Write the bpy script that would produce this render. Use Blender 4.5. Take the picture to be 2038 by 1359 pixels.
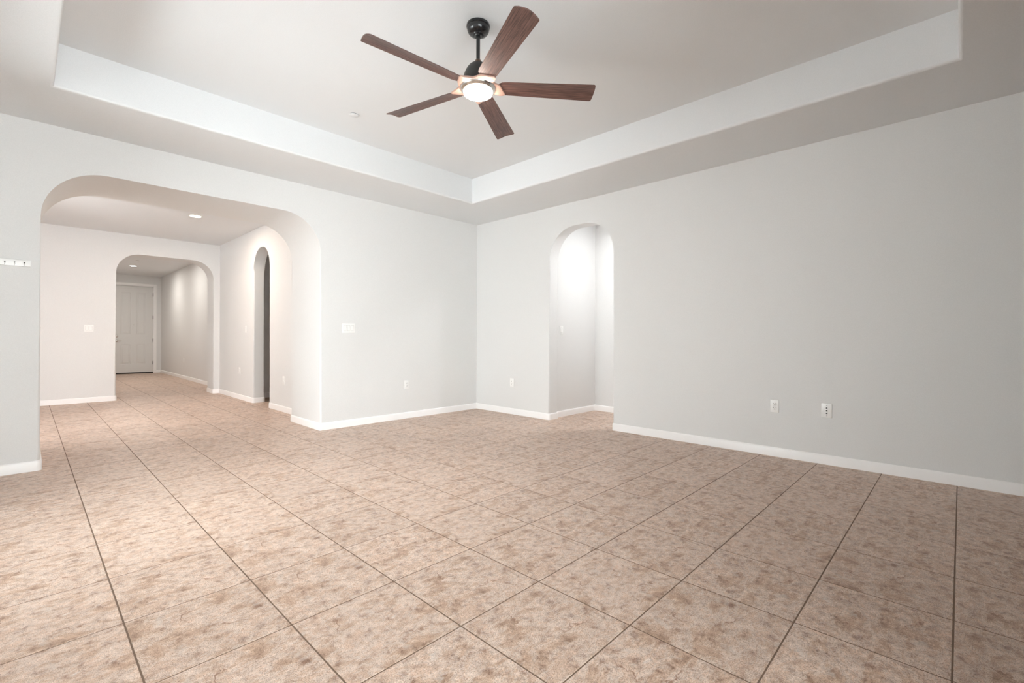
import bpy, bmesh, math, random
from mathutils import Vector, Matrix
random.seed(7)
for o in list(bpy.data.objects):
    bpy.data.objects.remove(o)
SC = bpy.context.scene
COL = SC.collection
PI = math.pi

# ------------------------------------------------------------------ camera
CAM_H = 1.08
F_PX = 930.2
YAW = -0.80557
ROLL = 0.0039
cam_d = bpy.data.cameras.new('camera')
cam = bpy.data.objects.new('camera', cam_d)
COL.objects.link(cam)
cam_d.sensor_fit = 'HORIZONTAL'
cam_d.sensor_width = 36.0
cam_d.lens = F_PX / 2038.0 * 36.0
cam_d.shift_y = -7.22 / 2038.0
cam_d.clip_start = 0.02
_r = Vector((math.cos(YAW), math.sin(YAW), 0))
_f = Vector((-math.sin(YAW), math.cos(YAW), 0))
_u = Vector((0, 0, 1))
_r3 = _r * math.cos(ROLL) + _u * math.sin(ROLL)
_u3 = _u * math.cos(ROLL) - _r * math.sin(ROLL)
cam.matrix_world = Matrix((( _r3.x, _u3.x, -_f.x, 0.0),
                           ( _r3.y, _u3.y, -_f.y, 0.0),
                           ( _r3.z, _u3.z, -_f.z, CAM_H),
                           (0, 0, 0, 1)))
SC.camera = cam

# ------------------------------------------------------------------ world, colour management
W = bpy.data.worlds.new('daylight')
SC.world = W
W.use_nodes = True
bg = W.node_tree.nodes['Background']
bg.inputs[0].default_value = (0.95, 0.972, 1.0, 1)
bg.inputs[1].default_value = 9.0
SC.view_settings.view_transform = 'Standard'
SC.view_settings.look = 'None'
SC.view_settings.gamma = 1.0
SC.view_settings.use_curve_mapping = False
SC.view_settings.exposure = 0.76
SC.cycles.max_bounces = 14
SC.cycles.diffuse_bounces = 10
SC.cycles.glossy_bounces = 4
SC.cycles.transparent_max_bounces = 8
SC.cycles.sample_clamp_indirect = 8.0
SC.cycles.use_denoising = True
try:
    SC.cycles.denoiser = 'OPENIMAGEDENOISE'
except Exception:
    pass
SC.cycles.caustics_reflective = False
SC.cycles.caustics_refractive = False

# room dimensions (metres)
YB, YL = -0.82, 5.345          # rear wall, left-hand wall with the wide arch
XW, XR = -0.69, 4.786          # west wall beside the camera, right-hand wall
HC = 2.798                     # lower ceiling
HT = 3.113                     # tray ceiling
HALL_X, HALL_Y = 2.58, 10.25
ENT_X, ENT_Y = 2.81, 17.27
HH, HE = 2.825, 2.85           # hall and entry ceilings

def portal(name, loc, rot, sx, sy):
    d = bpy.data.lights.new(name, 'AREA')
    d.shape = 'RECTANGLE'; d.size = sx; d.size_y = sy
    d.cycles.is_portal = True
    o = bpy.data.objects.new(name, d); COL.objects.link(o)
    o.location = loc; o.rotation_euler = rot
    return o
# daylight openings added in unseen walls: rear (faces +y), west and hall (face +x)
ADDED_SLIDER = (-0.62, 1.55, 0.06, 2.60)
ADDED_WESTW = (2.60, 4.35, 0.06, 2.40)
ADDED_HALLW = (7.0, 8.1, 1.0, 2.1)
portal('daylight_portal', ((ADDED_SLIDER[0]+ADDED_SLIDER[1])/2, YB-0.16, (ADDED_SLIDER[2]+ADDED_SLIDER[3])/2), (PI/2, 0, PI), ADDED_SLIDER[1]-ADDED_SLIDER[0], ADDED_SLIDER[3]-ADDED_SLIDER[2])
portal('daylight_portal', (XW-0.16, (ADDED_WESTW[0]+ADDED_WESTW[1])/2, (ADDED_WESTW[2]+ADDED_WESTW[3])/2), (PI/2, 0, PI/2), ADDED_WESTW[1]-ADDED_WESTW[0], ADDED_WESTW[3]-ADDED_WESTW[2])

portal('daylight_portal', (-1.62, (ADDED_HALLW[0]+ADDED_HALLW[1])/2, (ADDED_HALLW[2]+ADDED_HALLW[3])/2), (PI/2, 0, PI/2), ADDED_HALLW[1]-ADDED_HALLW[0], ADDED_HALLW[3]-ADDED_HALLW[2])

# ------------------------------------------------------------------ helpers
def link(name, bm, mat, parent=None, smooth=None, kind=None, label=None, cat=None, group=None, loc=None, wn=False):
    me = bpy.data.meshes.new(name)
    bmesh.ops.recalc_face_normals(bm, faces=bm.faces)
    bm.to_mesh(me); bm.free()
    o = bpy.data.objects.new(name, me); COL.objects.link(o)
    mats = mat if isinstance(mat, (list, tuple)) else [mat]
    for m in mats: me.materials.append(m)
    if smooth is not None:
        for p in me.polygons: p.use_smooth = True
        me.set_sharp_from_angle(angle=math.radians(smooth))
    if wn:
        md = o.modifiers.new('weighted_normals', 'WEIGHTED_NORMAL'); md.keep_sharp = True; md.weight = 100
    if parent is not None: o.parent = parent
    if loc is not None: o.location = loc
    if kind: o['kind'] = kind
    if label: o['label'] = label
    if cat: o['category'] = cat
    if group: o['group'] = group
    return o

def thing(name, label, cat, loc, rot=(0, 0, 0), group=None):
    o = bpy.data.objects.new(name, None); COL.objects.link(o)
    o.empty_display_size = 0.05
    o.location = loc; o.rotation_euler = rot
    o['label'] = label; o['category'] = cat
    if group: o['group'] = group
    return o

def box(bm, x0, x1, y0, y1, z0, z1, bev=0.0, seg=2, mi=0):
    r = bmesh.ops.create_cube(bm, size=1.0)
    vs = r['verts']
    for v in vs:
        v.co = Vector((x0 + (v.co.x + .5) * (x1 - x0), y0 + (v.co.y + .5) * (y1 - y0), z0 + (v.co.z + .5) * (z1 - z0)))
    fs = set(f for v in vs for f in v.link_faces)
    for f in fs: f.material_index = mi
    if bev > 0:
        es = list(set(e for v in vs for e in v.link_edges))
        bmesh.ops.bevel(bm, geom=es, offset=bev, segments=seg, affect='EDGES', profile=0.5, clamp_overlap=True)

def lathe(bm, prof, n=48, center=(0, 0), mi=0):
    """prof: list of (radius, z); closed caps where radius is 0"""
    rings = []
    for r, z in prof:
        if r < 1e-6:
            rings.append([bm.verts.new((center[0], center[1], z))])
        else:
            rings.append([bm.verts.new((center[0] + r*math.cos(2*PI*k/n), center[1] + r*math.sin(2*PI*k/n), z)) for k in range(n)])
    for a, b in zip(rings[:-1], rings[1:]):
        for k in range(n):
            k2 = (k + 1) % n
            if len(a) == 1 and len(b) == 1: continue
            if len(a) == 1: f = bm.faces.new((a[0], b[k], b[k2]))
            elif len(b) == 1: f = bm.faces.new((a[k], a[k2], b[0]))
            else: f = bm.faces.new((a[k], a[k2], b[k2], b[k]))
            f.material_index = mi

def tube(bm, pts, rad, n=10):
    pts = [Vector(p) for p in pts]
    rings = []
    for i, p in enumerate(pts):
        d = (pts[min(i+1, len(pts)-1)] - pts[max(i-1, 0)]).normalized()
        a = d.orthogonal().normalized() if i == 0 else (prev - d * prev.dot(d)).normalized()
        prev = a
        b = d.cross(a)
        rr = rad[i] if isinstance(rad, (list, tuple)) else rad
        rings.append([bm.verts.new(p + (a*math.cos(2*PI*k/n) + b*math.sin(2*PI*k/n))*rr) for k in range(n)])
    for a, b in zip(rings[:-1], rings[1:]):
        for k in range(n):
            bm.faces.new((a[k], a[(k+1) % n], b[(k+1) % n], b[k]))
    bm.faces.new(rings[0]); bm.faces.new(rings[-1])

# ------------------------------------------------------------------ materials
def new_mat(name):
    m = bpy.data.materials.new(name); m.use_nodes = True
    nt = m.node_tree; b = nt.nodes['Principled BSDF']
    return m, nt, b

def plain(name, col, rough=0.5, metal=0.0, spec=0.5):
    m, nt, b = new_mat(name)
    b.inputs['Base Color'].default_value = (*col, 1)
    b.inputs['Roughness'].default_value = rough
    b.inputs['Metallic'].default_value = metal
    b.inputs['Specular IOR Level'].default_value = spec
    return m

def paint(name, col, rough=0.55, bump=0.12, scale=230.0, var=0.03):
    """painted drywall with an orange-peel texture and slight mottling"""
    m, nt, b = new_mat(name)
    N, L = nt.nodes, nt.links
    b.inputs['Roughness'].default_value = rough
    b.inputs['Specular IOR Level'].default_value = 0.25
    tc = N.new('ShaderNodeTexCoord')
    n1 = N.new('ShaderNodeTexNoise'); n1.inputs['Scale'].default_value = scale; n1.inputs['Detail'].default_value = 3
    n2 = N.new('ShaderNodeTexNoise'); n2.inputs['Scale'].default_value = scale*0.33; n2.inputs['Detail'].default_value = 2
    mx = N.new('ShaderNodeMath'); mx.operation = 'ADD'
    bp = N.new('ShaderNodeBump'); bp.inputs['Strength'].default_value = bump; bp.inputs['Distance'].default_value = 0.004
    L.new(tc.outputs['Object'], n1.inputs['Vector']); L.new(tc.outputs['Object'], n2.inputs['Vector'])
    L.new(n1.outputs['Fac'], mx.inputs[0]); L.new(n2.outputs['Fac'], mx.inputs[1])
    L.new(mx.outputs[0], bp.inputs['Height']); L.new(bp.outputs[0], b.inputs['Normal'])
    cr = N.new('ShaderNodeMapRange')
    cr.inputs['From Min'].default_value = 0.3; cr.inputs['From Max'].default_value = 0.7
    cr.inputs['To Min'].default_value = 1 - var; cr.inputs['To Max'].default_value = 1 + var
    L.new(n1.outputs['Fac'], cr.inputs['Value'])
    vm = N.new('ShaderNodeVectorMath'); vm.operation = 'SCALE'
    vm.inputs[0].default_value = col
    L.new(cr.outputs[0], vm.inputs['Scale']); L.new(vm.outputs[0], b.inputs['Base Color'])
    return m

M_WALL = paint('wall_paint', (0.73, 0.73, 0.725))
M_CEIL = paint('ceiling_paint', (0.73, 0.742, 0.752))
M_REAR = paint('rear_darkening_paint', (0.20, 0.19, 0.18))  # unseen rear wall made dark so the light falls off to the right
M_TRIM = plain('trim_paint', (0.90, 0.89, 0.885), 0.3)
M_DOOR = plain('door_paint', (0.70, 0.695, 0.68), 0.35)
M_PLATE = plain('white_plastic', (0.86, 0.86, 0.85), 0.28)
M_DARK = plain('dark_opening', (0.012, 0.012, 0.012), 0.6)
M_BLACK = plain('black_metal', (0.010, 0.010, 0.011), 0.22, 0.0, 0.6)
M_MOTOR = plain('motor_black', (0.022, 0.021, 0.020), 0.42)
M_BRONZE = plain('bronze', (0.20, 0.13, 0.09), 0.35, 0.6)
M_NICKEL = plain('nickel', (0.62, 0.60, 0.57), 0.22, 1.0)
M_CHROME = plain('chrome', (0.75, 0.75, 0.76), 0.1, 1.0)
M_SCREW = plain('screw_metal', (0.10, 0.10, 0.10), 0.3, 0.8)
M_GROUT = plain('grout', (0.18, 0.12, 0.085), 0.9)

def tile_mat():
    m, nt, b = new_mat('ceramic_tile')
    N, L = nt.nodes, nt.links
    uv = N.new('ShaderNodeUVMap'); uv.uv_map = 'local'
    vr = N.new('ShaderNodeUVMap'); vr.uv_map = 'variant'
    sp = N.new('ShaderNodeSeparateXYZ'); L.new(vr.outputs[0], sp.inputs[0])
    wv = N.new('ShaderNodeMath'); wv.operation = 'MULTIPLY'; wv.inputs[1].default_value = 7.31
    L.new(sp.outputs[0], wv.inputs[0])
    def noise(scale, detail, rough=0.55, dist=0.0, stretch=(1, 1, 1), off=0.0):
        mp = N.new('ShaderNodeMapping'); mp.inputs['Scale'].default_value = stretch
        mp.inputs['Location'].default_value = (off, off*0.7, 0)
        L.new(uv.outputs[0], mp.inputs['Vector'])
        n = N.new('ShaderNodeTexNoise'); n.noise_dimensions = '4D'
        n.inputs['Scale'].default_value = scale; n.inputs['Detail'].default_value = detail
        n.inputs['Roughness'].default_value = rough; n.inputs['Distortion'].default_value = dist
        L.new(mp.outputs[0], n.inputs['Vector']); L.new(wv.outputs[0], n.inputs['W'])
        return n.outputs['Fac']
    def ramp(src, stops):
        r = N.new('ShaderNodeValToRGB')
        el = r.color_ramp.elements
        while len(el) < len(stops): el.new(0.5)
        for e, (p, c) in zip(el, stops):
            e.position = p; e.color = (*c, 1)
        L.new(src, r.inputs[0]); return r.outputs[0]
    def mix(fac, a, bb, mode='MIX'):
        x = N.new('ShaderNodeMix'); x.data_type = 'RGBA'; x.blend_type = mode
        if isinstance(fac, float): x.inputs[0].default_value = fac
        else: L.new(fac, x.inputs[0])
        L.new(a, x.inputs[6]) if not isinstance(a, tuple) else setattr(x.inputs[6], 'default_value', (*a, 1))
        L.new(bb, x.inputs[7]) if not isinstance(bb, tuple) else setattr(x.inputs[7], 'default_value', (*bb, 1))
        return x.outputs[2]
    big = noise(3.3, 12, 0.74, 0.4, (0.75, 1.5, 1))
    base = ramp(big, [(0.33, (0.33, 0.215, 0.15)), (0.42, (0.48, 0.335, 0.245)), (0.465, (0.55, 0.41, 0.32)), (0.51, (0.63, 0.525, 0.455)), (0.555, (0.55, 0.395, 0.30)), (0.61, (0.60, 0.47, 0.385)), (0.67, (0.68, 0.61, 0.56))])
    mid = noise(11, 6, 0.7, 0.4, (1, 1, 1), 3.7)
    midc = ramp(mid, [(0.34, (0.48, 0.37, 0.32)), (0.45, (0.94, 0.92, 0.91)), (0.60, (1.20, 1.20, 1.20))])
    c = mix(0.85, base, midc, 'MULTIPLY')
    fine = noise(120, 4, 0.85, 0.0, (1, 1, 1), 9.1)
    finec = ramp(fine, [(0.38, (0.26, 0.19, 0.15)), (0.46, (0.93, 0.90, 0.88)), (0.60, (1.28, 1.28, 1.28))])
    c = mix(0.95, c, finec, 'MULTIPLY')
    # pale blotches
    bl = noise(5.5, 5, 0.6, 0.2, (1, 1, 1), 21.0)
    blm = N.new('ShaderNodeMapRange'); blm.inputs['From Min'].default_value = 0.60; blm.inputs['From Max'].default_value = 0.70
    blm.inputs['To Max'].default_value = 0.6
    L.new(bl, blm.inputs['Value'])
    c = mix(blm.outputs[0], c, (0.66, 0.60, 0.55))
    # hairline veins printed on each tile: one short squiggle along v, one along u
    suv = N.new('ShaderNodeSeparateXYZ'); L.new(uv.outputs[0], suv.inputs[0])
    def M(op, x, y=None, clamp=False):
        n_ = N.new('ShaderNodeMath'); n_.operation = op; n_.use_clamp = clamp
        for i_, q_ in enumerate((x, y)):
            if q_ is None: continue
            if isinstance(q_, (int, float)): n_.inputs[i_].default_value = q_
            else: L.new(q_, n_.inputs[i_])
        return n_.outputs[0]
    def vein(along, across, start, length, pos, slope, wob, off):
        w1 = noise(7.0, 3, 0.6, 0.0, (1, 1, 1), off)
        vo_ = M('MULTIPLY', M('FRACT', M('MULTIPLY', sp.outputs[0], 0.37)), 0.30)
        line = M('ADD', M('ADD', M('MULTIPLY', along, slope), pos), M('ADD', M('MULTIPLY', M('SUBTRACT', w1, 0.5), wob), vo_))
        d = M('ABSOLUTE', M('SUBTRACT', across, line))
        core = M('SUBTRACT', 1.0, M('DIVIDE', d, 0.0095), True)
        t_ = M('DIVIDE', M('SUBTRACT', along, start), length)
        win = M('MULTIPLY', M('MULTIPLY', M('SUBTRACT', 1.0, t_, True), M('MAXIMUM', t_, 0.0)), 5.0, True)
        return M('MULTIPLY', core, win, True)
    v1 = vein(suv.outputs[1], suv.outputs[0], 0.58, 0.30, 0.12, 0.20, 0.30, 33.0)
    v2 = vein(suv.outputs[0], suv.outputs[1], 0.50, 0.34, 0.42, -0.30, 0.30, 51.0)
    vv = M('MULTIPLY', M('MAXIMUM', v1, v2), 0.95)
    c = mix(vv, c, (0.26, 0.13, 0.075))
    # slight tile to tile tint
    hv = N.new('ShaderNodeVectorMath'); hv.operation = 'SCALE'
    L.new(c, hv.inputs[0]); L.new(sp.outputs[1], hv.inputs['Scale'])
    L.new(hv.outputs[0], b.inputs['Base Color'])
    b.inputs['Roughness'].default_value = 0.38
    b.inputs['Specular IOR Level'].default_value = 0.5
    rr = N.new('ShaderNodeMapRange'); rr.inputs['To Min'].default_value = 0.33; rr.inputs['To Max'].default_value = 0.52
    L.new(mid, rr.inputs['Value']); L.new(rr.outputs[0], b.inputs['Roughness'])
    bp = N.new('ShaderNodeBump'); bp.inputs['Strength'].default_value = 0.10; bp.inputs['Distance'].default_value = 0.003
    ad = N.new('ShaderNodeMath'); ad.operation = 'ADD'; L.new(mid, ad.inputs[0]); L.new(fine, ad.inputs[1])
    L.new(ad.outputs[0], bp.inputs['Height']); L.new(bp.outputs[0], b.inputs['Normal'])
    return m
M_TILE = tile_mat()

def blade_mat():
    m, nt, b = new_mat('walnut_blade')
    N, L = nt.nodes, nt.links
    tc = N.new('ShaderNodeTexCoord')
    mp = N.new('ShaderNodeMapping'); mp.inputs['Scale'].default_value = (7, 170, 20)
    L.new(tc.outputs['Object'], mp.inputs['Vector'])
    n = N.new('ShaderNodeTexNoise'); n.inputs['Scale'].default_value = 1.0; n.inputs['Detail'].default_value = 5; n.inputs['Roughness'].default_value = 0.6
    n.inputs['Distortion'].default_value = 0.3
    L.new(mp.outputs[0], n.inputs['Vector'])
    r = N.new('ShaderNodeValToRGB'); e = r.color_ramp.elements
    e[0].position = 0.33; e[0].color = (0.040, 0.020, 0.017, 1)
    e[1].position = 0.66; e[1].color = (0.19, 0.098, 0.080, 1)
    L.new(n.outputs['Fac'], r.inputs[0]); L.new(r.outputs[0], b.inputs['Base Color'])
    b.inputs['Roughness'].default_value = 0.42
    bp = N.new('ShaderNodeBump'); bp.inputs['Strength'].default_value = 0.25; bp.inputs['Distance'].default_value = 0.002
    L.new(n.outputs['Fac'], bp.inputs['Height']); L.new(bp.outputs[0], b.inputs['Normal'])
    return m
M_BLADE = blade_mat()
M_HUB = plain('hub_brown', (0.42, 0.27, 0.215), 0.42)

def emit(name, col, st):
    m = bpy.data.materials.new(name); m.use_nodes = True
    nt = m.node_tree; nt.nodes.clear()
    e = nt.nodes.new('ShaderNodeEmission'); o = nt.nodes.new('ShaderNodeOutputMaterial')
    e.inputs[0].default_value = (*col, 1); e.inputs[1].default_value = st
    nt.links.new(e.outputs[0], o.inputs[0]); return m
M_LENS = emit('fan_lens_glow', (1.0, 0.86, 0.76), 42.0)
M_DISC = emit('downlight_glow', (1.0, 0.85, 0.70), 22.0)
M_DISC2 = emit('downlight_glow_cool', (1.0, 0.93, 0.85), 14.0)

def glass_mat():
    m = bpy.data.materials.new('window_glass'); m.use_nodes = True
    nt = m.node_tree; nt.nodes.clear()
    N, L = nt.nodes, nt.links
    t = N.new('ShaderNodeBsdfTransparent'); g = N.new('ShaderNodeBsdfGlossy'); g.inputs['Roughness'].default_value = 0.02
    fr = N.new('ShaderNodeFresnel'); fr.inputs[0].default_value = 1.45
    mx = N.new('ShaderNodeMixShader'); o = N.new('ShaderNodeOutputMaterial')
    t.inputs[0].default_value = (0.94, 0.96, 0.95, 1)
    L.new(fr.outputs[0], mx.inputs[0]); L.new(t.outputs[0], mx.inputs[1]); L.new(g.outputs[0], mx.inputs[2]); L.new(mx.outputs[0], o.inputs[0])
    return m
M_GLASS = glass_mat()

# ------------------------------------------------------------------ walls
def arch_wall(name, axis, c0, c1, a0, a1, z1, openings, bev=0.02, mat=None):
    """wall slab from coordinate c0 to c1 on `axis` ('x' or 'y'), running a0..a1 on the other axis, with arched openings
    (o0, o1, top, radius) that reach the floor"""
    pts = [(a0, 0.0)]
    rim = []
    for (o0, o1, top, r) in sorted(openings):
        s = len(pts)
        pts.append((o0, 0.0))
        n = 20
        for k in range(n + 1):
            t = PI - k * (PI/2) / n
            pts.append((o0 + r + r*math.cos(t), top - r + r*math.sin(t)))
        for k in range(n + 1):
            t = PI/2 - k * (PI/2) / n
            pts.append((o1 - r + r*math.cos(t), top - r + r*math.sin(t)))
        pts.append((o1, 0.0))
        rim += list(range(s, len(pts) - 1))
    pts += [(a1, 0.0), (a1, z1), (a0, z1)]
    bm = bmesh.new()
    def P(a, c, z): return (c, a, z) if axis == 'x' else (a, c, z)
    va = [bm.verts.new(P(a, c0, z)) for a, z in pts]
    vb = [bm.verts.new(P(a, c1, z)) for a, z in pts]
    bm.faces.new(va); bm.faces.new(vb)
    n = len(pts)
    for i in range(n):
        bm.faces.new((va[i], va[(i+1) % n], vb[(i+1) % n], vb[i]))
    bm.edges.ensure_lookup_table()
    es = []
    for i in rim:
        for v in (va, vb):
            e = bm.edges.get((v[i], v[i+1]))
            if e: es.append(e)
    if es and bev > 0:
        bmesh.ops.bevel(bm, geom=es, offset=bev, segments=5, affect='EDGES', profile=0.5, clamp_overlap=True)
    return link(name, bm, mat or M_WALL, smooth=40, kind='structure', wn=True)

def slab(name, x0, x1, y0, y1, z0, z1, mat, bev=0.0):
    bm = bmesh.new(); box(bm, x0, x1, y0, y1, z0, z1, bev)
    return link(name, bm, mat, kind='structure')

T = 0.15
A1 = (0.083, 2.367, 2.468, 0.42)      # wide arch in the left-hand wall
A2 = (2.948, 3.914, 2.50, 0.40)       # doorway in the right-hand wall
A3 = (7.608, 8.335, 2.50, 0.34)       # narrow arch in the hall
A4 = (1.055, 2.475, 2.495, 0.33)      # arch to the entry
arch_wall('wall_left', 'y', YL, 6.2, XW - T, XR + 0.18, HH + 0.05, [A1])
arch_wall('wall_right', 'x', XR, XR + 0.18, YB - T, YL, HC + 0.05, [A2])
arch_wall('wall_hall_right', 'x', HALL_X, HALL_X + 0.17, 6.2, HALL_Y, HH + 0.05, [A3])
arch_wall('wall_hall_end', 'y', HALL_Y, HALL_Y + 0.42, -1.6, 3.0, HE + 0.05, [A4])
# passage beyond the right-hand doorway
slab('wall_passage_left', XR + 0.18, 6.07, 3.96, 4.11, 0, HC + 0.05, M_WALL)
slab('wall_passage_end', 5.92, 6.07, 0.9, 3.96, 0, HC + 0.05, M_WALL)
slab('wall_passage_near', XR + 0.18, 5.92, 0.75, 0.9, 0, HC + 0.05, M_WALL)
slab('ceiling_passage', XR + 0.18, 6.07, 0.75, 4.11, HC, HC + 0.1, M_CEIL)
# side room beyond the narrow hall arch
slab('wall_side_far', HALL_X + 0.17, 5.0, 8.93, 9.08, 0, HH + 0.05, M_WALL)
slab('wall_side_near', HALL_X + 0.17, 5.0, 6.2, 6.35, 0, HH + 0.05, M_WALL)
slab('wall_side_end', 5.0, 5.15, 6.2, 9.08, 0, HH + 0.05, M_WALL)
# hall and entry
slab('ceiling_hall', -1.6, 5.15, 6.2, HALL_Y, HH, HH + 0.1, M_CEIL)
slab('wall_entry_right', ENT_X, ENT_X + 0.15, HALL_Y + 0.42, ENT_Y + 0.15, 0, HE + 0.05, M_WALL)
slab('wall_entry_left', 0.55, 0.70, HALL_Y + 0.42, ENT_Y + 0.15, 0, HE + 0.05, M_WALL)
slab('ceiling_entry', 0.55, 2.96, HALL_Y + 0.42, ENT_Y + 0.15, HE, HE + 0.1, M_CEIL)
DX0, DX1, DZ1 = 1.711, 2.628, 2.545
bm = bmesh.new()
box(bm, 0.70, DX0 - 0.02, ENT_Y, ENT_Y + 0.15, 0, HE)
box(bm, DX1 + 0.02, ENT_X, ENT_Y, ENT_Y + 0.15, 0, HE)
box(bm, DX0 - 0.02, DX1 + 0.02, ENT_Y, ENT_Y + 0.15, DZ1 + 0.02, HE)
link('wall_entry_end', bm, M_WALL, kind='structure')

def window_wall(name, axis, c0, c1, a0, a1, z1, w, mat=None):
    o0, o1, zz0, zz1 = w
    bm = bmesh.new()
    def B(p0, p1, q0, q1):
        if p1 - p0 < 1e-4 or q1 - q0 < 1e-4: return
        if axis == 'x': box(bm, c0, c1, p0, p1, q0, q1)
        else: box(bm, p0, p1, c0, c1, q0, q1)
    B(a0, o0, 0, z1); B(o1, a1, 0, z1); B(o0, o1, 0, zz0); B(o0, o1, zz1, z1)
    return link(name, bm, mat or M_WALL, kind='structure')
window_wall('wall_rear', 'y', YB - T, YB, XW - T, XR, HC + 0.05, ADDED_SLIDER, M_REAR)
window_wall('wall_west', 'x', XW - T, XW, YB, YL, HC + 0.05, ADDED_WESTW)

window_wall('wall_hall_left', 'x', -1.6, -1.45, 6.2, HALL_Y, HH + 0.05, ADDED_HALLW)

def window(name, axis, c, w, n):
    o0, o1, z0, z1 = w
    root = bpy.data.objects.new(name, None); COL.objects.link(root); root['kind'] = 'structure'
    mid = c
    def B(bm, p0, p1, q0, q1, th):
        if axis == 'x': box(bm, mid - th, mid + th, p0, p1, q0, q1, 0.004)
        else: box(bm, p0, p1, mid - th, mid + th, q0, q1, 0.004)
    bm = bmesh.new(); f = 0.05
    B(bm, o0, o0 + f, z0, z1, .03); B(bm, o1 - f, o1, z0, z1, .03)
    B(bm, o0 + f, o1 - f, z0, z0 + f, .03); B(bm, o0 + f, o1 - f, z1 - f, z1, .03)
    for k in range(1, n):
        m = o0 + (o1 - o0) * k / n
        B(bm, m - f*.5, m + f*.5, z0 + f, z1 - f, .03)
    link('window_frame', bm, M_TRIM, root)
    bm = bmesh.new()
    B(bm, o0 + f, o1 - f, z0 + f, z1 - f, .003)
    link('pane', bm, M_GLASS, root)
window('added_window_1', 'y', YB - 0.09, ADDED_SLIDER, 2)  # unseen sliding door, added to light the room
window('added_window_2', 'x', XW - 0.09, ADDED_WESTW, 2)  # unseen window, added for light from the left
window('added_window_3', 'x', -1.54, ADDED_HALLW, 1)  # unseen window, added to brighten the hall

# ------------------------------------------------------------------ tray ceiling of the main room
TX0, TX1, TY0, TY1 = 0.133, 3.966, 0.015, 4.525
bm = bmesh.new()
ox0, ox1, oy0, oy1 = XW - T, XR + 0.18, YB - T, YL + 0.05
out = [(ox0, oy0), (ox1, oy0), (ox1, oy1), (ox0, oy1)]
inn = [(TX0, TY0), (TX1, TY0), (TX1, TY1), (TX0, TY1)]
vo = [[bm.verts.new((x, y, z)) for x, y in out] for z in (HC, HT + 0.02)]
vi = [[bm.verts.new((x, y, z)) for x, y in inn] for z in (HC, HT + 0.02)]
for z in (0, 1):
    for k in range(4):
        bm.faces.new((vo[z][k], vo[z][(k+1) % 4], vi[z][(k+1) % 4], vi[z][k]))
for k in range(4):
    bm.faces.new((vo[0][k], vo[0][(k+1) % 4], vo[1][(k+1) % 4], vo[1][k]))
    bm.faces.new((vi[0][k], vi[0][(k+1) % 4], vi[1][(k+1) % 4], vi[1][k]))
es = [bm.edges.get((vi[0][k], vi[0][(k+1) % 4])) for k in range(4)]
bmesh.ops.bevel(bm, geom=es, offset=0.022, segments=5, affect='EDGES', profile=0.5)
link('ceiling_soffit', bm, M_CEIL, smooth=40, kind='structure', wn=True)
slab('ceiling', TX0 - 0.1, TX1 + 0.1, TY0 - 0.1, TY1 + 0.1, HT, HT + 0.08, M_CEIL)
# ------------------------------------------------------------------ floor of square ceramic tiles
H0 = 1.08
lx = [v*H0 for v in (0.2407, 0.6447, 1.05, 1.4632, 1.8829, 2.2926, 2.7093, 3.1387)]
ly = [v*H0 for v in (0.0158, 0.4228, 0.8299, 1.2486, 1.6749, 2.104, 2.532, 2.981)]
S = 0.447
while lx[0] > -1.7: lx.insert(0, lx[0] - S)
while lx[-1] < 6.1: lx.append(lx[-1] + S)
while ly[0] > -1.0: ly.insert(0, ly[0] - S)
while ly[-1] < 17.4: ly.append(ly[-1] + S)
bm = bmesh.new()
uvl = bm.loops.layers.uv.new('local'); uvv = bm.loops.layers.uv.new('variant')
g, bv, dz = 0.0028, 0.0010, 0.0007
for i in range(len(lx) - 1):
    for j in range(len(ly) - 1):
        xa, xb = lx[i] + g, lx[i+1] - g
        ya, yb = ly[j] + g, ly[j+1] - g
        if ya > HALL_Y + 0.5 and (xa > 3.0 or xb < 0.5): continue
        if ya > 9.2 and xa > 3.1: continue
        if 4.2 < ya < 5.9 and xa > 5.0: continue
        var = random.choice((0.0, 1.0, 2.0, 3.0, 4.0))
        tint = random.uniform(0.90, 0.98)
        inn_ = [(xa+bv, ya+bv), (xb-bv, ya+bv), (xb-bv, yb-bv), (xa+bv, yb-bv)]
        ou_ = [(xa, ya), (xb, ya), (xb, yb), (xa, yb)]
        vt = [bm.verts.new((x, y, 0.0)) for x, y in inn_]
        vb = [bm.verts.new((x, y, -dz)) for x, y in ou_]
        vc = [bm.verts.new((x, y, -0.006)) for x, y in ou_]
        fs = [bm.faces.new(vt)]
        for k in range(4):
            fs.append(bm.faces.new((vb[k], vb[(k+1) % 4], vt[(k+1) % 4], vt[k])))
            fs.append(bm.faces.new((vc[k], vc[(k+1) % 4], vb[(k+1) % 4], vb[k])))
        for f in fs:
            f.material_index = 0
            for lp in f.loops:
                lp[uvl].uv = ((lp.vert.co.x - xa)/(xb - xa), (lp.vert.co.y - ya)/(yb - ya))
                lp[uvv].uv = (var, tint)
r = bmesh.ops.create_grid(bm, x_segments=1, y_segments=1, size=0.5)
for v in r['verts']:
    v.co = Vector((-1.7 + (v.co.x + .5)*7.9, -1.0 + (v.co.y + .5)*18.4, -0.0011))
for v in r['verts']:
    for f in v.link_faces: f.material_index = 1
me = bpy.data.meshes.new('floor'); bm.to_mesh(me); bm.free()
me.materials.append(M_TILE); me.materials.append(M_GROUT)
flo = bpy.data.objects.new('floor', me); COL.objects.link(flo); flo['kind'] = 'structure'

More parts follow.
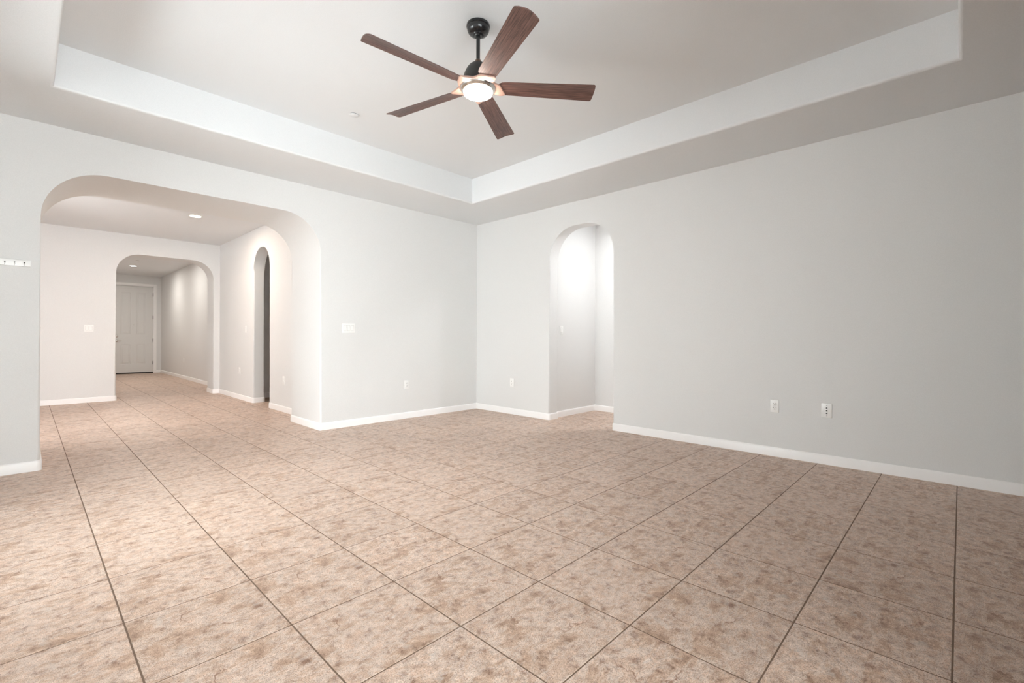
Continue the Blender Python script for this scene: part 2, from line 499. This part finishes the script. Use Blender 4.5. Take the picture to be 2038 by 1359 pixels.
# ------------------------------------------------------------------ baseboards
def baseboard(name, pts, side, h=0.083, th=0.013):
    """swept along a floor path; side=+1 when the room lies to the left of the walking direction"""
    P = [Vector(p) for p in pts]
    q = []
    for i, p in enumerate(P):
        if i in (0, len(P) - 1): q.append(p); continue
        d0 = (p - P[i-1]).normalized(); d1 = (P[i+1] - p).normalized()
        cr = d0.x*d1.y - d0.y*d1.x
        convex = cr * side < 0          # wall corner that sticks out into the room
        if convex:
            r = 0.02
            c = p - d0*r + (d1)*r       # centre of the bullnose
            a0 = p - d0*r; a1 = p + d1*r
            for k in range(6):
                t = k/5*PI/2
                q.append(c + (a0 - c)*math.cos(t) + (a1 - c)*math.sin(t))
        else: q.append(p)
    prof = [(0.0, 0.0), (th, 0.0), (th, h - 0.016), (th - 0.0015, h - 0.010), (th - 0.005, h - 0.003), (th - 0.009, h), (0.0, h)]
    bm = bmesh.new()
    rows = []
    for i, p in enumerate(q):
        d0 = (p - q[i-1]).normalized() if i > 0 else (q[1] - q[0]).normalized()
        d1 = (q[i+1] - p).normalized() if i < len(q) - 1 else d0
        n0 = Vector((-d0.y, d0.x))*side; n1 = Vector((-d1.y, d1.x))*side
        m = (n0 + n1).normalized(); k = 1.0/max(0.3, m.dot(n0))
        rows.append([bm.verts.new((p.x + m.x*k*o, p.y + m.y*k*o, z)) for o, z in prof])
    for a, b in zip(rows[:-1], rows[1:]):
        for k in range(len(prof)):
            k2 = (k + 1) % len(prof)
            bm.faces.new((a[k], a[k2], b[k2], b[k]))
    bm.faces.new(rows[0]); bm.faces.new(rows[-1])
    return link(name, bm, M_TRIM, smooth=30, kind='structure')
a = A1; b2 = A2
baseboard('baseboard_left', [(XR, YL), (A1[1], YL), (A1[1], 6.2), (HALL_X, 6.2), (HALL_X, A3[0]), (HALL_X + .17, A3[0])], 1)
baseboard('baseboard_far_left', [(XW, YL), (A1[0], YL), (A1[0], 6.2), (-1.45, 6.2)], -1)
baseboard('baseboard_right', [(XR, YB), (XR, A2[0]), (XR + .18, A2[0]), (XR + .18, 0.9)], 1)
baseboard('baseboard_passage', [(5.92, 0.9), (5.92, 3.96), (XR + .18, 3.96), (XR + .18, A2[1]), (XR, A2[1]), (XR, YL)], 1)
baseboard('baseboard_hall', [(4.98, 8.93), (HALL_X + .17, 8.93), (HALL_X + .17, A3[1]), (HALL_X, A3[1]), (HALL_X, HALL_Y), (A4[1], HALL_Y), (A4[1], HALL_Y + .42),
                             (ENT_X, HALL_Y + .42), (ENT_X, ENT_Y), (DX1 + .07, ENT_Y)], 1)
baseboard('baseboard_hall_end', [(0.70, HALL_Y + .42), (A4[0], HALL_Y + .42), (A4[0], HALL_Y), (-1.45, HALL_Y)], 1)

# ------------------------------------------------------------------ front door
door = bpy.data.objects.new('door_1', None); COL.objects.link(door); door['kind'] = 'structure'
door.location = ((DX0 + DX1)/2, ENT_Y + 0.03, 0)
ox, oy = door.location.x, door.location.y
bm = bmesh.new()
Z0, Z1 = 0.035, 2.53
panels = [(1.885, 2.105, 1.14, 2.345), (2.24, 2.445, 1.14, 2.345), (1.885, 2.105, 0.275, 0.845), (2.24, 2.445, 0.275, 0.845)]
L0, L1 = DX0 + .003, DX1 - .003
def db(x0, x1, y0, y1, z0, z1, bev=0): box(bm, x0 - ox, x1 - ox, y0 - oy, y1 - oy, z0, z1, bev)
yf = ENT_Y + 0.03
db(L0, L1, yf + 0.008, yf + 0.045, Z0, Z1)                      # core
db(L0, 1.885, yf, yf + .009, Z0, Z1); db(2.105, 2.24, yf, yf + .009, Z0, Z1); db(2.445, L1, yf, yf + .009, Z0, Z1)
for x0, x1 in ((1.885, 2.105), (2.24, 2.445)):
    db(x0, x1, yf, yf + .009, Z0, 0.275); db(x0, x1, yf, yf + .009, 0.845, 1.14); db(x0, x1, yf, yf + .009, 2.345, Z1)
for x0, x1, z0, z1 in panels:
    # sloped molding and a raised field
    i1, i2, i3 = 0.014, 0.030, 0.045
    ring = lambda d, y: [bm.verts.new((xx - ox, y - oy, zz)) for xx, zz in ((x0+d, z0+d), (x1-d, z0+d), (x1-d, z1-d), (x0+d, z1-d))]
    R = [ring(0, yf), ring(i1, yf + .0075), ring(i2, yf + .0075), ring(i3, yf + .002)]
    for a_, b_ in zip(R[:-1], R[1:]):
        for k in range(4): bm.faces.new((a_[k], a_[(k+1) % 4], b_[(k+1) % 4], b_[k]))
    bm.faces.new(R[-1])
link('door_leaf', bm, M_DOOR, door)
bm = bmesh.new()
def cb(x0, x1, z0, z1, y0=ENT_Y - .016, y1=ENT_Y + .001, bev=.004): box(bm, x0 - ox, x1 - ox, y0 - oy, y1 - oy, z0, z1, bev)
cb(DX0 - .075, DX0 - .012, 0, DZ1 + .075); cb(DX1 + .012, DX1 + .075, 0, DZ1 + .075); cb(DX0 - .012, DX1 + .012, DZ1 + .012, DZ1 + .075)
cb(DX0 - .02, DX0, 0, DZ1 + .02, ENT_Y, ENT_Y + .14, 0); cb(DX1, DX1 + .02, 0, DZ1 + .02, ENT_Y, ENT_Y + .14, 0); cb(DX0, DX1, DZ1, DZ1 + .02, ENT_Y, ENT_Y + .14, 0)
cb(DX0, DX1, Z1 - .02, DZ1, ENT_Y + .076, ENT_Y + .10, 0); cb(DX0, DX0 + .015, 0, DZ1, ENT_Y + .076, ENT_Y + .10, 0); cb(DX1 - .015, DX1, 0, DZ1, ENT_Y + .076, ENT_Y + .10, 0)
link('door_casing', bm, M_TRIM, door)
bm = bmesh.new(); box(bm, DX0 - ox, DX1 - ox, -.005, .09, 0.0, 0.033, .003)
link('threshold', bm, M_DARK, door)
for z in (0.30, 0.967, 1.64, 2.31):
    bm = bmesh.new()
    lathe(bm, [(0, z - .05), (.008, z - .05), (.008, z + .05), (0, z + .05)], 12, (DX1 - ox - .001, -.010))
    box(bm, DX1 - ox - .012, DX1 - ox + .010, -.008, -.002, z - .05, z + .05)
    h = link('hinge', bm, M_BLACK, door, smooth=40); h['label'] = 'black door hinge'
def front(prof, x, z, n=28):
    """lathe whose axis points into the room (-y)"""
    bm = bmesh.new(); lathe(bm, prof, n)
    bmesh.ops.transform(bm, matrix=Matrix.Translation((x - ox, 0, z)) @ Matrix.Rotation(PI/2, 4, 'X'), verts=bm.verts)
    return bm
kx = 1.797
link('deadbolt', front([(0, 0), (.033, 0), (.033, .008), (.027, .014), (.012, .016), (.010, .03), (0, .031)], kx, 1.085), M_NICKEL, door, smooth=40)
bm = front([(0, 0), (.034, 0), (.034, .006), (.028, .012), (.012, .014), (.011, .045), (0, .046)], kx, 0.955)
tube(bm, [(kx - ox, -.04, .955), (kx - ox + .03, -.046, .958), (kx - ox + .07, -.046, .954), (kx - ox + .105, -.042, .948)], [.010, .009, .008, .006])
link('door_lever', bm, M_NICKEL, door, smooth=50)
link('peephole', front([(0, 0), (.011, 0), (.010, .004), (.006, .005), (0, .003)], 2.172, 1.42), M_CHROME, door, smooth=40)

# ------------------------------------------------------------------ ceiling fan with light
fan = thing('ceiling_fan', 'five-blade walnut-brown ceiling fan with a lit white light, hanging from a black rod', 'ceiling fan', (2.035, 2.27, HT))
bm = bmesh.new()
lathe(bm, [(0, 0), (.074, 0), (.076, -.006), (.076, -.016), (.072, -.020), (.072, -.030), (.069, -.042), (.061, -.054), (.048, -.062), (.038, -.065), (.035, -.069), (.026, -.071), (.022, -.076), (0, -.076)], 56)
link('canopy', bm, M_BLACK, fan, smooth=35)
bm = bmesh.new(); lathe(bm, [(0, -.07), (.0125, -.07), (.0125, -.245), (0, -.245)], 24)
link('downrod', bm, M_BLACK, fan, smooth=40)
bm = bmesh.new(); lathe(bm, [(0, -.226), (.014, -.226), (.019, -.231), (.025, -.247), (.026, -.258), (0, -.258)], 32)
link('coupling', bm, M_BRONZE, fan, smooth=40)
bm = bmesh.new()
lathe(bm, [(0, -.250), (.026, -.251), (.042, -.256), (.058, -.268), (.073, -.288), (.086, -.314), (.095, -.342), (.100, -.368), (.101, -.386), (0, -.386)], 56)
link('motor_housing', bm, M_MOTOR, fan, smooth=40)
# hub plate with five scooped arms
BZ = -.403
ANG0 = math.radians(30.9)
HUB_K = [(-36, .1205), (-28, .126), (-20, .136), (-10, .146), (0, .155), (8, .168), (12.5, .184), (15, .194), (17.5, .193), (20, .178), (24, .152), (30, .129), (36, .1205)]
def hub_r(t):
    """outline radius of the hub: one swept tip per blade, on the blade's lower edge"""
    tot = 0.0
    for q in range(-6, 7):                 # rounded by averaging over a few degrees
        k = math.degrees(((t + math.radians(q*0.8) - ANG0 + PI/5) % (2*PI/5)) - PI/5)
        v = .1205
        for (a0, r0), (a1, r1) in zip(HUB_K[:-1], HUB_K[1:]):
            if k <= a1:
                v = r0 + (r1 - r0)*(k - a0)/(a1 - a0); break
        tot += v
    return tot/13
bm = bmesh.new()
n = 360
zt, zb_ = BZ + .014, BZ - .0115
pitch = math.radians(-13)
def hub_z(r, t):
    # follow the blade pitch out along each arm
    k = ((t - ANG0 + PI/5) % (2*PI/5)) - PI/5
    s = r*math.sin(k)
    w = max(0.0, min(1.0, (r - .119)/.036))
    w *= 1 - min(1.0, abs(k)/(PI/5))**2
    return math.tan(pitch)*s*w
top, bot = [], []
rr_ = [0.05, 0.10, 0.6, 0.85, 1.0]
def ringpts(frac, z, inset=0.0):
    vs = []
    for k in range(n):
        t = 2*PI*k/n
        R_ = hub_r(t) - inset
        r = frac if frac <= 0.1 else 0.1 + (R_ - 0.1)*frac
        vs.append(bm.verts.new((r*math.cos(t), r*math.sin(t), z + hub_z(r, t))))
    return vs
rings = [ringpts(.04, zt), ringpts(.1, zt), ringpts(.6, zt - .004), ringpts(1.0, zt - .014), ringpts(1.0, zb_ + .008, -.001), ringpts(.97, zb_ + .002), ringpts(.6, zb_), ringpts(.1, zb_), ringpts(.04, zb_)]
for a_, b_ in zip(rings[:-1], rings[1:]):
    for k in range(n): bm.faces.new((a_[k], a_[(k+1) % n], b_[(k+1) % n], b_[k]))
bm.faces.new(rings[0]); bm.faces.new(rings[-1])
link('hub', bm, M_HUB, fan, smooth=50)
# blades: tapered plank with rounded tip corners, gently dished, pitched
def blade_mesh():
    bm = bmesh.new()
    R0, R1 = 0.130, 0.770
    ns, nw = 34, 10
    def halfw(u):
        r = R0 + (R1 - R0)*u
        base = 0.0560 + 0.0180*u
        if u < 0.10:                       # rounded shoulder at the root
            base *= math.sqrt(max(0.0, 1 - ((0.10 - u)/0.10)**2))*0.35 + 0.65
        e = (R1 - r)
        rc = 0.014
        if e < rc: base -= rc - math.sqrt(max(0, rc*rc - (rc - e)**2))
        return base
    us = [k/(ns - 6)*0.965 for k in range(ns - 5)] + [0.975, 0.984, 0.991, 0.997, 1.0]
    T_, B_ = [], []
    for u in us:
        r = R0 + (R1 - R0)*u
        hw = halfw(u)
        tr, br = [], []
        for j in range(nw + 1):
            s = -1 + 2*j/nw
            y = s*hw
            camber = 0.010*(1 - s*s)*min(1, u*4 + .2)
            x = r - 0.006*(s*s)*(u > .9)
            th = 0.0035*math.sqrt(max(0.05, 1 - s**6))
            tr.append(bm.verts.new((x, y, camber + th)))
            br.append(bm.verts.new((x, y, camber - th)))
        T_.append(tr); B_.append(br)
    for G in (T_, B_):
        for a_, b_ in zip(G[:-1], G[1:]):
            for j in range(nw): bm.faces.new((a_[j], a_[j+1], b_[j+1], b_[j]))
    for i in range(len(us) - 1):
        for j in (0, nw): bm.faces.new((T_[i][j], T_[i+1][j], B_[i+1][j], B_[i][j]))
    for i in (0, -1):
        for j in range(nw): bm.faces.new((T_[i][j], T_[i][j+1], B_[i][j+1], B_[i][j]))
    return bm
b0 = link('blade', blade_mesh(), M_BLADE, fan, smooth=40)
for k in range(5):
    o = b0 if k == 0 else b0.copy()
    if k: COL.objects.link(o); o.parent = fan
    o.location = (0, 0, BZ - 0.002)
    o.rotation_euler = (Matrix.Rotation(ANG0 + k*2*PI/5, 3, 'Z') @ Matrix.Rotation(pitch, 3, 'X')).to_euler()
bm = bmesh.new()
lathe(bm, [(0, BZ + .008 - .002), (.112, BZ + .008 - .002), (.118, BZ + .008 - .006), (.119, BZ + .008 - .013), (.116, BZ + .008 - .022), (.109, BZ + .008 - .030), (.100, BZ + .008 - .036), (.096, BZ + .008 - .038), (0, BZ + .008 - .038)], 64)
link('light_ring', bm, M_NICKEL, fan, smooth=35)
bm = bmesh.new()
lathe(bm, [(0, BZ + .008 - .034), (.094, BZ + .008 - .034), (.0950, BZ + .008 - .044), (.092, BZ + .008 - .053), (.082, BZ + .008 - .060), (.060, BZ + .008 - .066), (.030, BZ + .008 - .069), (0, BZ + .008 - .070)], 64)
link('lamp_lens', bm, M_LENS, fan, smooth=60)

# ------------------------------------------------------------------ recessed lights and sprinkler covers
def downlight(label, loc, r, mat, watts, col, group=None):
    t = thing('recessed_light', label, 'recessed light', loc, group='round recessed ceiling lights')
    bm = bmesh.new()
    lathe(bm, [(r*.80, 0.0), (r, 0.0), (r, -.003), (r*.97, -.006), (r*.84, -.008), (r*.80, -.004), (r*.80, 0.0)], 48)
    link('trim_ring', bm, M_PLATE, t, smooth=40)
    bm = bmesh.new()
    lathe(bm, [(0, -.0015), (r*.81, -.0015), (r*.81, -.004), (0, -.006)], 48)
    link('lens', bm, mat, t)
    d = bpy.data.lights.new('recessed_lamp', 'AREA'); d.shape = 'DISK'; d.size = r*1.5
    d.energy = watts; d.color = col
    o = bpy.data.objects.new('lamp', d); COL.objects.link(o); o.parent = t; o.location = (0, 0, -.012)
    return t
downlight('lit recessed ceiling light in the hall beyond the wide arch', (1.70, 7.99, HH), 0.085, M_DISC, 15, (1.0, 0.82, 0.66))
downlight('lit recessed ceiling light in the entry ceiling nearer the front door', (1.87, 14.99, HE), 0.085, M_DISC2, 14, (1.0, 0.95, 0.88))
# lamps of the same kind that the photo's view does not reach but whose light falls on the walls it shows
downlight('recessed ceiling light in the passage behind the narrow right doorway', (5.35, 2.75, HC), 0.085, M_DISC2, 15, (0.98, 0.99, 1.0))

downlight('recessed ceiling light in the entry ceiling nearer the entry arch', (1.87, 12.7, HE), 0.085, M_DISC2, 12, (1.0, 0.95, 0.88))

def sprinkler(label, loc, r=.041):
    t = thing('sprinkler_cover', label, 'sprinkler cover', loc, group='flush sprinkler covers')
    bm = bmesh.new(); lathe(bm, [(0, 0), (r*.86, 0), (r*.86, -.005), (0, -.005)], 40)
    link('shadow_gap_cup', bm, M_DARK, t, smooth=40)  # black colour stands for the shadow gap behind the cover plate
    bm = bmesh.new(); lathe(bm, [(0, -.005), (r, -.005), (r, -.007), (r*.95, -.0085), (0, -.0085)], 40)
    link('cover_plate', bm, M_CEIL, t, smooth=40)
sprinkler('small round flush sprinkler cover on the tray ceiling left of the fan', (2.072, 4.003, HT))
sprinkler('small round sprinkler cover on the entry ceiling beside the recessed light', (1.815, 13.9, HE))

# ------------------------------------------------------------------ wall plates; local frame: x right along the wall, z up, -y out of the wall
def plate_bm(w, h, t=.005):
    bm = bmesh.new(); box(bm, -w/2, w/2, -t, 0, -h/2, h/2, .0025, 3); return bm
def face_bm(prof, x, z, n=20, y=0.0):
    bm = bmesh.new(); lathe(bm, prof, n)
    bmesh.ops.transform(bm, matrix=Matrix.Translation((x, y, z)) @ Matrix.Rotation(PI/2, 4, 'X'), verts=bm.verts)
    return bm
ROT = {'left': 0.0, 'right': -PI/2}     # plates on walls facing -y, and on walls facing -x
def outlet(label, loc, rot, group=None):
    t = thing('electrical_outlet', label, 'outlet', loc, (0, 0, rot), 'white wall outlets')
    link('cover_plate', plate_bm(.072, .116), M_PLATE, t, smooth=40)
    for z in (.0195, -.0195):
        bm = face_bm([(0, 0), (.0172, 0), (.0172, .0066), (.0160, .0074), (0, .0074)], 0, z, 28)
        for v in bm.verts:
            v.co.z = max(z - .0140, min(z + .0140, v.co.z))
        rc = link('receptacle', bm, M_PLATE, t, smooth=40)
        bm = bmesh.new()
        box(bm, -.0076, -.0054, -.0079, -.0070, z + .0005, z + .0085)
        box(bm, .0054, .0072, -.0079, -.0070, z + .0015, z + .0080)
        lathe_bm = face_bm([(0, .0070), (.0030, .0070), (.0030, .0079), (0, .0079)], 0, z - .0075, 12)
        me_ = bpy.data.meshes.new('tmp'); lathe_bm.to_mesh(me_); lathe_bm.free(); bm.from_mesh(me_); bpy.data.meshes.remove(me_)
        s = link('slots', bm, M_DARK, rc); s['label'] = 'dark plug slots'
    link('screw', face_bm([(0, .004), (.0028, .004), (.0028, .0062), (0, .0066)], 0, 0, 12), M_PLATE, t)
    return t
def switch(label, loc, rot, gangs=1, group=None):
    t = thing('light_switch', label, 'light switch', loc, (0, 0, rot), 'white rocker light switches')
    w = .072 + .046*(gangs - 1)
    link('cover_plate', plate_bm(w, .116), M_PLATE, t, smooth=40)
    for k in range(gangs):
        x = (k - (gangs - 1)/2)*.046
        bm = bmesh.new()
        y0, y1 = -.0052, -.0090
        # rocker: tilted paddle
        vs = [bm.verts.new(p) for p in ((x-.0165, -.004, -.033), (x+.0165, -.004, -.033), (x+.0165, -.004, .033), (x-.0165, -.004, .033),
                                        (x-.0165, y1, -.033), (x+.0165, y1, -.033), (x+.0165, y0, .033), (x-.0165, y0, .033))]
        for f in ((0,1,2,3), (4,5,6,7), (0,1,5,4), (1,2,6,5), (2,3,7,6), (3,0,4,7)): bm.faces.new([vs[i] for i in f])
        bmesh.ops.bevel(bm, geom=list(bm.edges), offset=.0008, segments=1, affect='EDGES')
        link('rocker', bm, M_PLATE, t)
        bm = bmesh.new()
        for (xa, xb, za, zb) in ((x-.0180, x-.0168, -.0345, .0345), (x+.0168, x+.0180, -.0345, .0345), (x-.0180, x+.0180, -.0345, -.0333), (x-.0180, x+.0180, .0333, .0345)):
            box(bm, xa, xb, -.0054, -.0049, za, zb)
        link('rocker_gap', bm, plain_gap, t)
    return t
plain_gap = plain('switch_gap', (0.30, 0.30, 0.29), 0.6)
E_ = 0.0
outlet('white outlet low on the left wall between the wide arch and the corner', (3.532, YL - E_, .452), 0)
outlet('white outlet low on the right wall between the corner and the narrow doorway', (XR, 4.593, .447), ROT['right'])
outlet('white two-socket outlet low on the long right wall, beside the jack plate', (XR, 1.237, .461), ROT['right'])
outlet('small white outlet low on the hall side wall, left of its narrow dark arch', (HALL_X, 9.03, .492), ROT['right'])
outlet('faint white outlet low on the hall side wall, right of its narrow dark arch', (HALL_X, 7.03, .455), ROT['right'])
outlet('tiny outlet low on the grey right wall of the entry near the front door', (ENT_X, 14.33, .473), ROT['right'])
switch('white three-rocker light switch right of the wide arch', (2.709, YL, 1.19), 0, 3)
switch('white light switch on the bright wall inside the narrow right doorway', (5.10, 3.96, 1.188), 0, 1)
switch('small light switch high on the hall side wall left of its narrow arch', (HALL_X, 8.70, 1.209), ROT['right'], 1)
switch('white light switch on the hall end wall left of the entry arch', (.715, HALL_Y, 1.21), 0, 2)
switch('white light switch plate seen edge-on on the left side of the wide arch', (A1[0], 5.62, 1.19), PI/2, 1)
# jack plate on the right wall
t = thing('jack_plate', 'white wall plate with three round black jacks on the long right wall', 'wall plate', (XR, .832, .463), (0, 0, ROT['right']))
link('cover_plate', plate_bm(.078, .122), M_PLATE, t, smooth=40)
for z in (.0225, 0.0, -.0225):
    bm = face_bm([(0, .004), (.0062, .004), (.0062, .0080), (.0048, .0105), (.0030, .0105), (.0025, .0070), (0, .0070)], 0, z, 16)
    j = link('jack', bm, M_SCREW if z else M_DARK, t, smooth=40); j['label'] = 'round black jack'
for z in (.043, -.043):
    link('screw', face_bm([(0, .004), (.0024, .004), (.0024, .0062), (0, .0064)], 0, z, 10), M_SCREW, t)

# ------------------------------------------------------------------ white hook rail at the left edge
t = thing('hook_rail', 'white wooden rail of small coat hooks on the left wall at the photo edge', 'hook rail', (-.135, YL, 1.652))
bm = bmesh.new(); box(bm, -.163, .163, -.014, 0, -.0245, .0265, .003, 3)
link('board', bm, M_PLATE, t, smooth=40)
for k in range(6):
    x = .128 - .0525*k
    bm = bmesh.new()
    q = face_bm([(0, .0135), (.0052, .0135), (.0050, .0155), (0, .0165)], x, .001, 14)
    me_ = bpy.data.meshes.new('tmp'); q.to_mesh(me_); q.free(); bm.from_mesh(me_); bpy.data.meshes.remove(me_)
    tube(bm, [(x, -.015, -.012), (x, -.024, -.016), (x, -.032, -.015), (x, -.037, -.008), (x, -.038, -.003)], [.0024, .0022, .0020, .0020, .0026], 8)
    h = link('hook', bm, M_PLATE, t, smooth=50)
    bm = bmesh.new()
    for z, rr2 in ((.0045, .0050), (-.0060, .0034)):
        q = face_bm([(0, .0138), (rr2, .0138), (rr2*.9, .0185), (0, .0195)], x, z, 12)
        me_ = bpy.data.meshes.new('tmp'); q.to_mesh(me_); q.free(); bm.from_mesh(me_); bpy.data.meshes.remove(me_)
    s = link('screws', bm, M_SCREW, h); s['label'] = 'dark screw heads'
